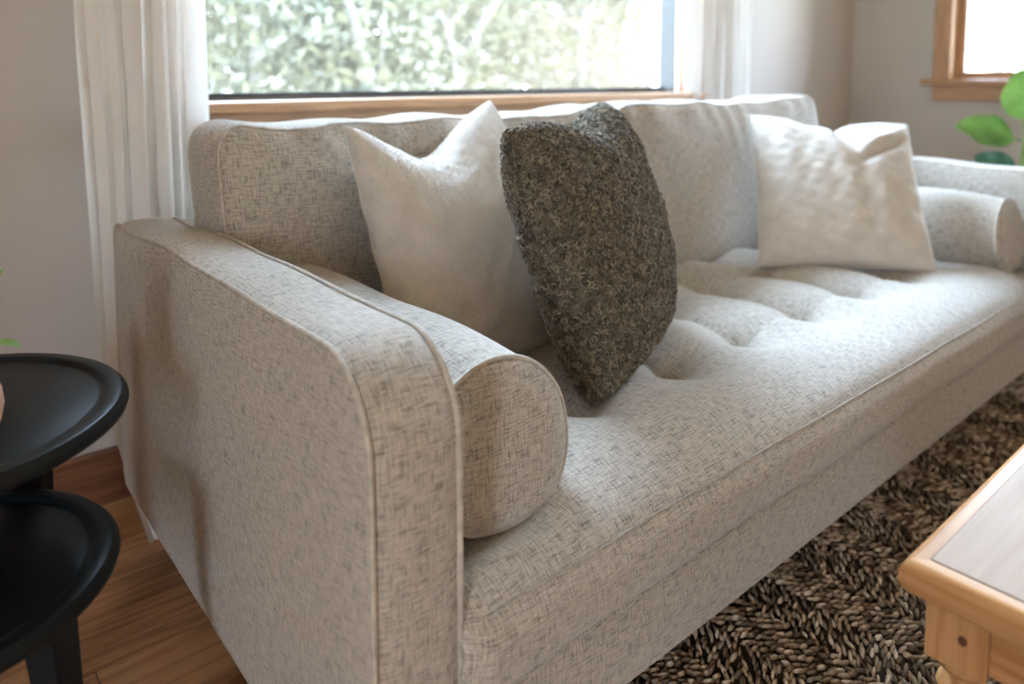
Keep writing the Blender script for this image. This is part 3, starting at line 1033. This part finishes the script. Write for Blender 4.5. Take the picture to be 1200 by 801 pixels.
BW = 0.021
ix0, ix1, iy0, iy1 = TX0 + BW, TX1 - BW, TY0 + BW, TY1 - BW
bull('rim', 0, ix0, ix1, iy1, TY1, CZ - 0.034, CZ, M['pine_x'])
bull('rim', 0, ix0, ix1, iy0, TY0, CZ - 0.034, CZ, M['pine_x'])
bull('rim', 1, iy0, iy1, ix0, TX0, CZ - 0.034, CZ, M['pine_y'])
bull('rim', 1, iy0, iy1, ix1, TX1, CZ - 0.034, CZ, M['pine_y'])
npk = 5
for i in range(npk):
    a = iy0 + (iy1 - iy0) * i / npk; b = iy0 + (iy1 - iy0) * (i + 1) / npk
    boxes('top_plank', [(ix0 + 0.0022, ix1 - 0.0022, a + 0.0003, b - 0.0003, CZ - 0.022, CZ + 0.0005)], M['pine_top'], ct, 0.0008, center=True)
boxes('top_core', [(ix0, ix1, iy0, iy1, CZ - 0.033, CZ - 0.022)], M['knot'], ct)
LS = 0.055
for lx in (TX0 + 0.024, TX1 - 0.024 - LS):
    for ly in (TY1 - 0.018 - LS, TY0 + 0.018):
        cx, cy = lx + LS / 2, ly + LS / 2
        lg = boxes('leg_block', [(lx, lx + LS, ly, ly + LS, 0.318, CZ - 0.034)], M['pine_z'], ct, 0.002, center=True)
        prof = [(0.0, 0.318)]
        for r_, z_ in ((0.026, 0.318), (0.024, 0.310), (0.016, 0.304), (0.014, 0.298), (0.022, 0.292), (0.0235, 0.286), (0.021, 0.279), (0.014, 0.274),
                       (0.019, 0.262), (0.025, 0.235), (0.026, 0.205), (0.022, 0.16), (0.016, 0.11), (0.0135, 0.09), (0.020, 0.083), (0.021, 0.076),
                       (0.015, 0.068), (0.018, 0.055), (0.022, 0.040), (0.020, 0.022), (0.013, 0.0125), (0.0, 0.0125)):
            prof.append((r_, z_))
        o = lathe('turned_leg', prof[::-1], M['pine_z'], ct, 28, (cx, cy, 0))
az0, az1 = 0.325, CZ - 0.034
i1 = 0.008
boxes('apron', [(TX0 + 0.024 + i1, TX0 + 0.024 + i1 + 0.02, TY0 + 0.018 + LS, TY1 - 0.018 - LS, az0, az1)], M['pine_y'], ct, 0.001, center=True)
boxes('apron', [(TX1 - 0.044 - i1, TX1 - 0.024 - i1, TY0 + 0.018 + LS, TY1 - 0.018 - LS, az0, az1)], M['pine_y'], ct, 0.001, center=True)
for yy in (TY1 - 0.018 - i1 - 0.02, TY0 + 0.018 + i1):
    boxes('apron', [(TX0 + 0.024 + LS, TX1 - 0.024 - LS, yy, yy + 0.02, az0, az1)], M['pine_x'], ct, 0.001, center=True)
# knot in the near leg block
V = []
kc = (TX0 + 0.024, -1.257, 0.352)
for k in range(14):
    a = 2 * math.pi * k / 14
    V.append((kc[0] - 0.0004, kc[1] + 0.0042 * math.cos(a), kc[2] + 0.0052 * math.sin(a)))
for k in range(14):
    a = 2 * math.pi * k / 14
    V.append((kc[0] + 0.002, kc[1] + 0.0042 * math.cos(a), kc[2] + 0.0052 * math.sin(a)))
F = [tuple(range(14))[::-1]] + [(k, (k + 1) % 14, 14 + (k + 1) % 14, 14 + k) for k in range(14)]
mesh('knot', V, F, M['knot'], ct, smooth=False)


# ------------------------------------------------------------------ nesting side tables
def side_table(label, cx, cy, ztop, R_, leg_angles, splay):
    o = empty('nesting_table', (cx, cy, 0))
    prof = [(0.0, ztop - 0.004), (R_ - 0.034, ztop - 0.004), (R_ - 0.031, ztop - 0.0055), (R_ - 0.028, ztop - 0.004), (R_ - 0.025, ztop - 0.0005), (R_ - 0.021, ztop),
            (R_ - 0.009, ztop), (R_ - 0.0065, ztop - 0.001), (R_ - 0.005, ztop - 0.004), (R_ - 0.0015, ztop - 0.0065), (R_, ztop - 0.011),
            (R_ - 0.002, ztop - 0.017), (R_ - 0.008, ztop - 0.021), (R_ - 0.02, ztop - 0.022), (0.0, ztop - 0.022)]
    lathe('table_top', prof, M['black'], o, 128, (cx, cy, 0))
    ra = R_ - (0.05 if R_ < 0.2 else 0.032)
    rb = R_ - 0.085
    lathe('apron_ring', [(rb - 0.016, ztop - 0.022), (rb, ztop - 0.022), (rb, ztop - 0.045), (rb - 0.016, ztop - 0.045), (rb - 0.016, ztop - 0.022)],
          M['black'], o, 96, (cx, cy, 0))
    for a in leg_angles:
        a = math.radians(a)
        d = np.array([math.cos(a), math.sin(a), 0]); p = np.array([-math.sin(a), math.cos(a), 0])
        V = []
        for (r0, z, w, t) in ((ra - 0.004, ztop - 0.0215, 0.024, 0.016), (ra + 0.2 * splay, ztop * 0.6, 0.019, 0.013), (ra + splay, 0.0, 0.011, 0.010)):
            c = np.array([cx, cy, z]) + d * r0
            for (i, j) in ((-1, -1), (1, -1), (1, 1), (-1, 1)):
                V.append(c + p * w * i + d * t * j)
        F = [(0, 3, 2, 1), (8, 9, 10, 11)]
        for q in (0, 4):
            for i in range(4):
                i2 = (i + 1) % 4
                F.append((q + i, q + i2, q + 4 + i2, q + 4 + i))
        lo = mesh('leg', V, F, M['black'], o, smooth=False)
        md = lo.modifiers.new('bevel', 'BEVEL'); md.width = 0.002; md.segments = 2
    setp(o, label, 'side table', 'black round nesting tables')


side_table('taller black round nesting table holding the small potted plant', -0.300, -0.467, 0.52, 0.208, (48, 114, 180), 0.02)
side_table('lower black round nesting table tucked beneath the taller one', -0.306, -0.549, 0.38, 0.181, (-40, 80, 200), 0.03)

# small potted plant ------------------------------------------------------
def leaf_vf(L_, W_, nl=7, nw=5, fold=0.25, curl=0.3, tip=1.0, ruffle=0.0, seed=0):
    V = []
    for i in range(nl):
        s = i / (nl - 1)
        w = W_ * (math.sin(math.pi * min(1, s ** 0.8 * 0.97 + 0.02)) ** 0.7) * tip
        for j in range(nw):
            t = -1 + 2 * j / (nw - 1)
            V.append((s * L_, t * w / 2, abs(t) * w / 2 * fold - curl * L_ * s * s + ruffle * W_ * math.sin(s * 14 + t * 3 + seed) * abs(t)))
    F = []
    for i in range(nl - 1):
        for j in range(nw - 1):
            F.append((i * nw + j, (i + 1) * nw + j, (i + 1) * nw + j + 1, i * nw + j + 1))
    return np.array(V), F


def orient(V, pos, direction, upv=(0, 0, 1), roll=0.0):
    d = Vector(direction).normalized(); u = Vector(upv)
    s = u.cross(d)
    if s.length < 1e-4: s = Vector((1, 0, 0))
    s.normalize(); n = d.cross(s)
    s2 = s * math.cos(roll) + n * math.sin(roll); n2 = d.cross(s2)
    Mx = np.array([list(d), list(s2), list(n2)])
    return V @ Mx + np.array(pos)


PX, PYY = -0.279, -0.556
pp = empty('potted_plant', (PX, PYY, 0.516))
setp(pp, 'small green herb in a pink clay pot on the black side table', 'plant')
lathe('pot', [(0, 0.5162), (0.034, 0.5162), (0.040, 0.520), (0.048, 0.535), (0.0515, 0.552), (0.050, 0.568), (0.045, 0.580), (0.041, 0.580), (0.043, 0.566), (0.0, 0.566)],
      M['terracotta'], pp, 48, (PX, PYY, 0))
lathe('soil', [(0, 0.572), (0.0425, 0.5715), (0.0425, 0.567), (0, 0.567)], M['soil'], pp, 32, (PX, PYY, 0))
r = random.Random(3)
sprigs = [((-0.222, -0.556, 0.692), 8), ((-0.234, -0.556, 0.615), 7), ((-0.262, -0.54, 0.66), 7)]
for k in range(11):
    a = 2 * math.pi * k / 11 + r.uniform(-0.2, 0.2)
    hgt = r.uniform(0.05, 0.15); out = r.uniform(0.012, 0.042)
    b = np.array([PX + 0.02 * math.cos(a), PYY + 0.02 * math.sin(a), 0.57])
    t = b + np.array([out * math.cos(a), out * math.sin(a), hgt])
    pts = [b + (t - b) * f + np.array([0, 0, 0.012 * math.sin(f * 3.14)]) for f in np.linspace(0, 1, 6)]
    if k < len(sprigs):
        t = np.array(sprigs[k][0]); b = np.array([PX + 0.012 * k, PYY, 0.57])
        pts = [b + (t - b) * f + np.array([0, 0, 0.01 * math.sin(f * 3.14)]) for f in np.linspace(0, 1, 6)]
    st = tube('stem', pts, 0.0013, M['stem'], pp, 5)
    for q in range(7):
        f = 0.3 + 0.7 * q / 6
        pos = b + (t - b) * f
        la = r.uniform(0, 6.28)
        sz = 1.35 if k < 3 else 1.0
        Vv, Ff = leaf_vf(sz * r.uniform(0.014, 0.024), sz * r.uniform(0.010, 0.015), 5, 3, 0.25, 0.25)
        mesh('leaf', orient(Vv, pos, (math.cos(la), math.sin(la), r.uniform(-0.1, 0.6))), Ff, M['herb'], st)

# large leafy houseplant beyond the right arm --------------------------------
FP = Vector((2.54, -0.715, 0))
fg = empty('houseplant', tuple(FP))
setp(fg, 'leafy green houseplant with big oval leaves beyond the right sofa arm', 'plant')
lathe('pot', [(0, 0.0), (0.09, 0.0), (0.10, 0.006), (0.125, 0.22), (0.130, 0.235), (0.130, 0.25), (0.122, 0.25), (0.118, 0.225), (0.0, 0.225)], M['pot_white'], fg, 48, tuple(FP))
lathe('soil', [(0, 0.232), (0.117, 0.230), (0.117, 0.226), (0, 0.226)], M['soil'], fg, 32, tuple(FP))
tube('stem', [(FP.x, FP.y, 0.22), (FP.x + 0.01, FP.y - 0.005, 0.45), (FP.x - 0.005, FP.y, 0.62), (FP.x, FP.y - 0.01, 0.80)], np.array([0.009, 0.008, 0.007, 0.004]), M['stem'], fg, 8)
lv = [  # position on stem z, direction, length, width, roll, material, curl
    (0.685, (-0.50, 0.76, 0.25), 0.175, 0.125, 0.15, 'fig', 0.06),
    (0.725, (-0.10, 0.05, 1.0), 0.165, 0.135, 0.1, 'fig', 0.03),
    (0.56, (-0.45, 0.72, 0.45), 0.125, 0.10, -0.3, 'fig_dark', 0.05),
    (0.72, (0.7, -0.5, 0.7), 0.18, 0.11, 0.0, 'fig', 0.25),
    (0.60, (0.2, -0.95, 0.3), 0.18, 0.11, 0.1, 'fig', 0.3),
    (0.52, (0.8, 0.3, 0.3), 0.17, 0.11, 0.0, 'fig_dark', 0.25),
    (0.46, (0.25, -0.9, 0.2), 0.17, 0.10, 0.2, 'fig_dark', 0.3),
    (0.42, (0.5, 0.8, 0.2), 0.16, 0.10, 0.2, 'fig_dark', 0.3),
    (0.78, (0.3, -0.4, 0.9), 0.14, 0.09, 0.0, 'fig', 0.1)]
for i, (z, d, ln, wd, ro, mk_, cu_) in enumerate(lv):
    Vv, Ff = leaf_vf(ln, wd, 12, 9, 0.18, cu_, ruffle=0.04, seed=i)
    bp_ = Vector((FP.x, FP.y, z)); dd = Vector(d).normalized()
    pos = bp_ + dd * 0.03
    lf = mesh('leaf', orient(Vv, tuple(pos), d, (-0.85, -0.35, 0.55) if i < 3 else ((0, 0, 1) if abs(dd.z) < 0.85 else (-0.6, -0.8, 0)), ro), Ff, M[mk_], fg)
    tube('petiole', [tuple(bp_), tuple(pos + dd * 0.01)], 0.0028, M['stem'], lf, 6)

# ------------------------------------------------------------------ jute rug
RX0, RX1, RGY0, RGY1 = 0.16, 2.37, -2.55, -0.62
rug = empty('area_rug', ((RX0 + RX1) / 2, (RGY0 + RGY1) / 2, 0))
setp(rug, 'chunky brown and tan woven jute rug under the coffee table', 'rug')
boxes('backing', [(RX0, RX1, RGY0, RGY1, 0.0, 0.006)], M['rug_base'], rug)
g = np.random.default_rng(12)
px_, py_ = 0.0170, 0.0094
gx = np.arange(RX0 + 0.012, RX1 - 0.012, px_); gy = np.arange(-1.75, -0.66, py_)
GX, GY = np.meshgrid(gx, gy, indexing='ij')
ji = np.arange(len(gy))[None, :].repeat(len(gx), 0)
ii = np.arange(len(gx))[:, None].repeat(len(gy), 1)
GX = GX + (ji % 2) * px_ * 0.5 + g.normal(0, 0.0024, GX.shape)
GY = GY + g.normal(0, 0.0018, GX.shape)
chev = ((ii // 5) % 2) * 2 - 1
ang = chev * 0.62 + g.normal(0, 0.30, GX.shape)
# a lazy diamond colouring: bands of dark and light yarn
band = 0.5 + 0.5 * np.sin(2 * np.pi * (ji * 0.5 + chev * (ii % 5) * 1.0) / 5.0)
tn = np.clip(0.40 + 0.25 * (band - 0.5) + g.normal(0, 0.26, GX.shape), 0.02, 1)
cnt = GX.size
ca, sa = np.cos(ang).ravel(), np.sin(ang).ravel()
ls = g.uniform(0.0085, 0.0140, cnt); wsz = g.uniform(0.0028, 0.0042, cnt); hs = g.uniform(0.0026, 0.0068, cnt)
loc = []
for lat in (-0.75, 0.0, 0.75):
    rr = math.cos(lat); hz = math.sin(lat)
    for k in range(6):
        a = 2 * math.pi * k / 6 + lat
        loc.append((rr * math.cos(a), rr * math.sin(a), hz))
loc.append((0, 0, 1.0))
loc = np.array(loc)
lx = loc[None, :, 0] * ls[:, None]; ly = loc[None, :, 1] * wsz[:, None]; lz = loc[None, :, 2] * hs[:, None]
VX = GX.ravel()[:, None] + lx * ca[:, None] - ly * sa[:, None]
VY = GY.ravel()[:, None] + lx * sa[:, None] + ly * ca[:, None]
VZ = 0.0085 + lz + 0.10 * lx
V = np.stack([VX, VY, VZ], -1).reshape(-1, 3)
fc = []
for q in (0, 1):
    for k in range(6):
        k2 = (k + 1) % 6
        fc.append((q * 6 + k, q * 6 + k2, q * 6 + 6 + k2)); fc.append((q * 6 + k, q * 6 + 6 + k2, q * 6 + 6 + k))
for k in range(6):
    fc.append((12 + k, 12 + (k + 1) % 6, 18))
fc = np.array(fc)
F = (fc[None] + (np.arange(cnt) * 19)[:, None, None]).reshape(-1, 3)
lp = mesh('yarn_loops', V, F, M['rug'], rug, tone=np.repeat(tn.ravel(), 19))
lp['kind'] = 'stuff'

# ------------------------------------------------------------------ the garden outside
gd = boxes('ground', [(-40, 50, -45, 60, -0.75, -0.55)], M['grass'])
setp(gd, 'pale grassy garden ground outside the windows', 'ground', kind='structure')


def ray_point(u, dist):
    az = YAW - math.atan((u - 600) / 878.0)
    return CAM.x + dist * math.cos(az), CAM.y + dist * math.sin(az)


def tree(name, label, u, dist, h, rx, n, lsz, mat, seed, trunk=(), crown=(0.25, 1.0), near=0.0, group='garden trees outside the window'):
    g = np.random.default_rng(seed)
    x, y = ray_point(u, dist)
    o = empty(name, (x, y, -0.55))
    # branches
    for pts, r0 in trunk:
        P_ = np.array([(x + RT.x * a + 0.3 * b * fw0.x, y + RT.y * a + 0.3 * b * fw0.y, -0.55 + c) for a, b, c in pts])
        P_[:, 0] -= near * fw0.x; P_[:, 1] -= near * fw0.y
        tube('trunk', P_, np.linspace(r0, r0 * 0.45, len(P_)), M['bark'], o, 7)
    # clumps of leaves
    nc = max(14, n // 90)
    zc = g.uniform(crown[0], crown[1], nc) * h
    prof = np.sin(np.clip((zc / h - crown[0]) / (crown[1] - crown[0]) * 0.8 + 0.18, 0, 1) * math.pi) ** 0.6
    th = g.uniform(0, 6.28, nc); rad = rx * prof * np.sqrt(g.uniform(0.05, 1, nc))
    cc = np.stack([x + rad * np.cos(th), y + rad * np.sin(th), -0.55 + zc], 1)
    idx = g.integers(0, nc, n)
    P_ = cc[idx] + g.normal(0, rx * 0.20, (n, 3)) * np.array([1, 1, 0.8])
    P_[:, 2] = np.maximum(P_[:, 2], -0.5)
    d = g.normal(size=(n, 3)); d /= np.linalg.norm(d, axis=1)[:, None]
    s = np.cross(d, g.normal(size=(n, 3))); s /= np.linalg.norm(s, axis=1)[:, None]
    ln = lsz * g.uniform(0.6, 1.3, (n, 1))
    V = np.stack([P_ - d * ln, P_ - s * ln * 0.45, P_ + d * ln, P_ + s * ln * 0.45], 1).reshape(-1, 3)
    f = mesh('foliage', V, np.arange(4 * n).reshape(-1, 4), mat, o, smooth=False)
    f['kind'] = 'stuff'
    setp(o, label, 'tree', group)
    return o


tree('evergreen_shrub', 'dense blurred green shrub outside, at the left of the wide window', 300, 5.6, 3.0, 1.35, 20000, 0.045, M['leaf_a'], 1,
     [([(0, 0, 0), (0, 0, 1.2), (0.05, 0, 3.6)], 0.06)], (0.06, 1.0))
tree('garden_tree', 'blurred pale tree with a slanting trunk behind the ivory pillow', 462, 7.0, 4.2, 1.25, 9000, 0.05, M['leaf_b'], 2,
     [([(0.32, 0, 0), (0.22, 0, 1.0), (-0.02, 0, 1.7), (-0.30, 0, 2.9)], 0.06), ([(0.12, 0, 1.3), (0.2, 0.1, 2.2)], 0.02)], (0.22, 1.0), near=1.5)
tree('garden_tree', 'blurred forked bare-branched tree at the middle of the wide window', 545, 8.2, 6.4, 1.4, 11000, 0.05, M['leaf_b'], 3,
     [([(0.08, 0, 0), (0.06, 0, 1.1), (0.02, 0, 1.6), (-0.28, 0, 2.6)], 0.065), ([(0.03, 0, 1.5), (0.32, 0, 2.0), (0.75, 0, 2.6)], 0.04),
      ([(-0.06, 0, 1.75), (0.05, 0, 2.6)], 0.025)], (0.22, 1.0), near=1.7)
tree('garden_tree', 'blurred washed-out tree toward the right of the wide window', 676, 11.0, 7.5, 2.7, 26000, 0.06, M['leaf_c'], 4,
     [([(0, 0, 0), (0.05, 0, 1.4), (0.1, 0, 2.6)], 0.07)], (0.12, 1.0))
tree('garden_tree', 'blurred thin tree next to the right jamb of the wide window', 752, 8.0, 6.6, 1.0, 6000, 0.05, M['leaf_b'], 5,
     [([(-0.02, 0, 0), (0.02, 0, 1.2), (-0.10, 0, 2.2), (-0.2, 0, 3.4)], 0.06)], (0.34, 1.0), near=1.0)
tree('evergreen_shrub', 'distant blurred hedge shrub seen between the slanting and forked trunks', 400, 11.0, 4.0, 2.2, 16000, 0.065, M['leaf_a'], 6, [], (0.03, 1.0))
tree('evergreen_shrub', 'distant blurred yellowish shrub behind the forked tree', 575, 14.5, 6.0, 2.4, 14000, 0.07, M['leaf_b'], 7, [], (0.03, 1.0))
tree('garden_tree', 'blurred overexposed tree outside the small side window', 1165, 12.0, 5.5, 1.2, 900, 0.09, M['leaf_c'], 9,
     [([(0, 0, 0), (0, 0, 2.0)], 0.06)], (0.3, 1.0))
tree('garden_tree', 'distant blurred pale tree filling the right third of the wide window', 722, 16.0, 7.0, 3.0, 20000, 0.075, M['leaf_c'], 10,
     [([(0, 0, 0), (0.1, 0, 1.6), (-0.2, 0, 3.4)], 0.09)], (0.08, 1.0))
tree('evergreen_shrub', 'far blurred hedge shrub low in the middle of the wide window', 640, 18.0, 4.2, 2.8, 14000, 0.085, M['leaf_b'], 12, [], (0.03, 1.0))
tree('evergreen_shrub', 'far dense blurred green hedge behind the left garden shrub', 285, 10.0, 3.6, 2.2, 20000, 0.06, M['leaf_a'], 14, [], (0.03, 1.0))
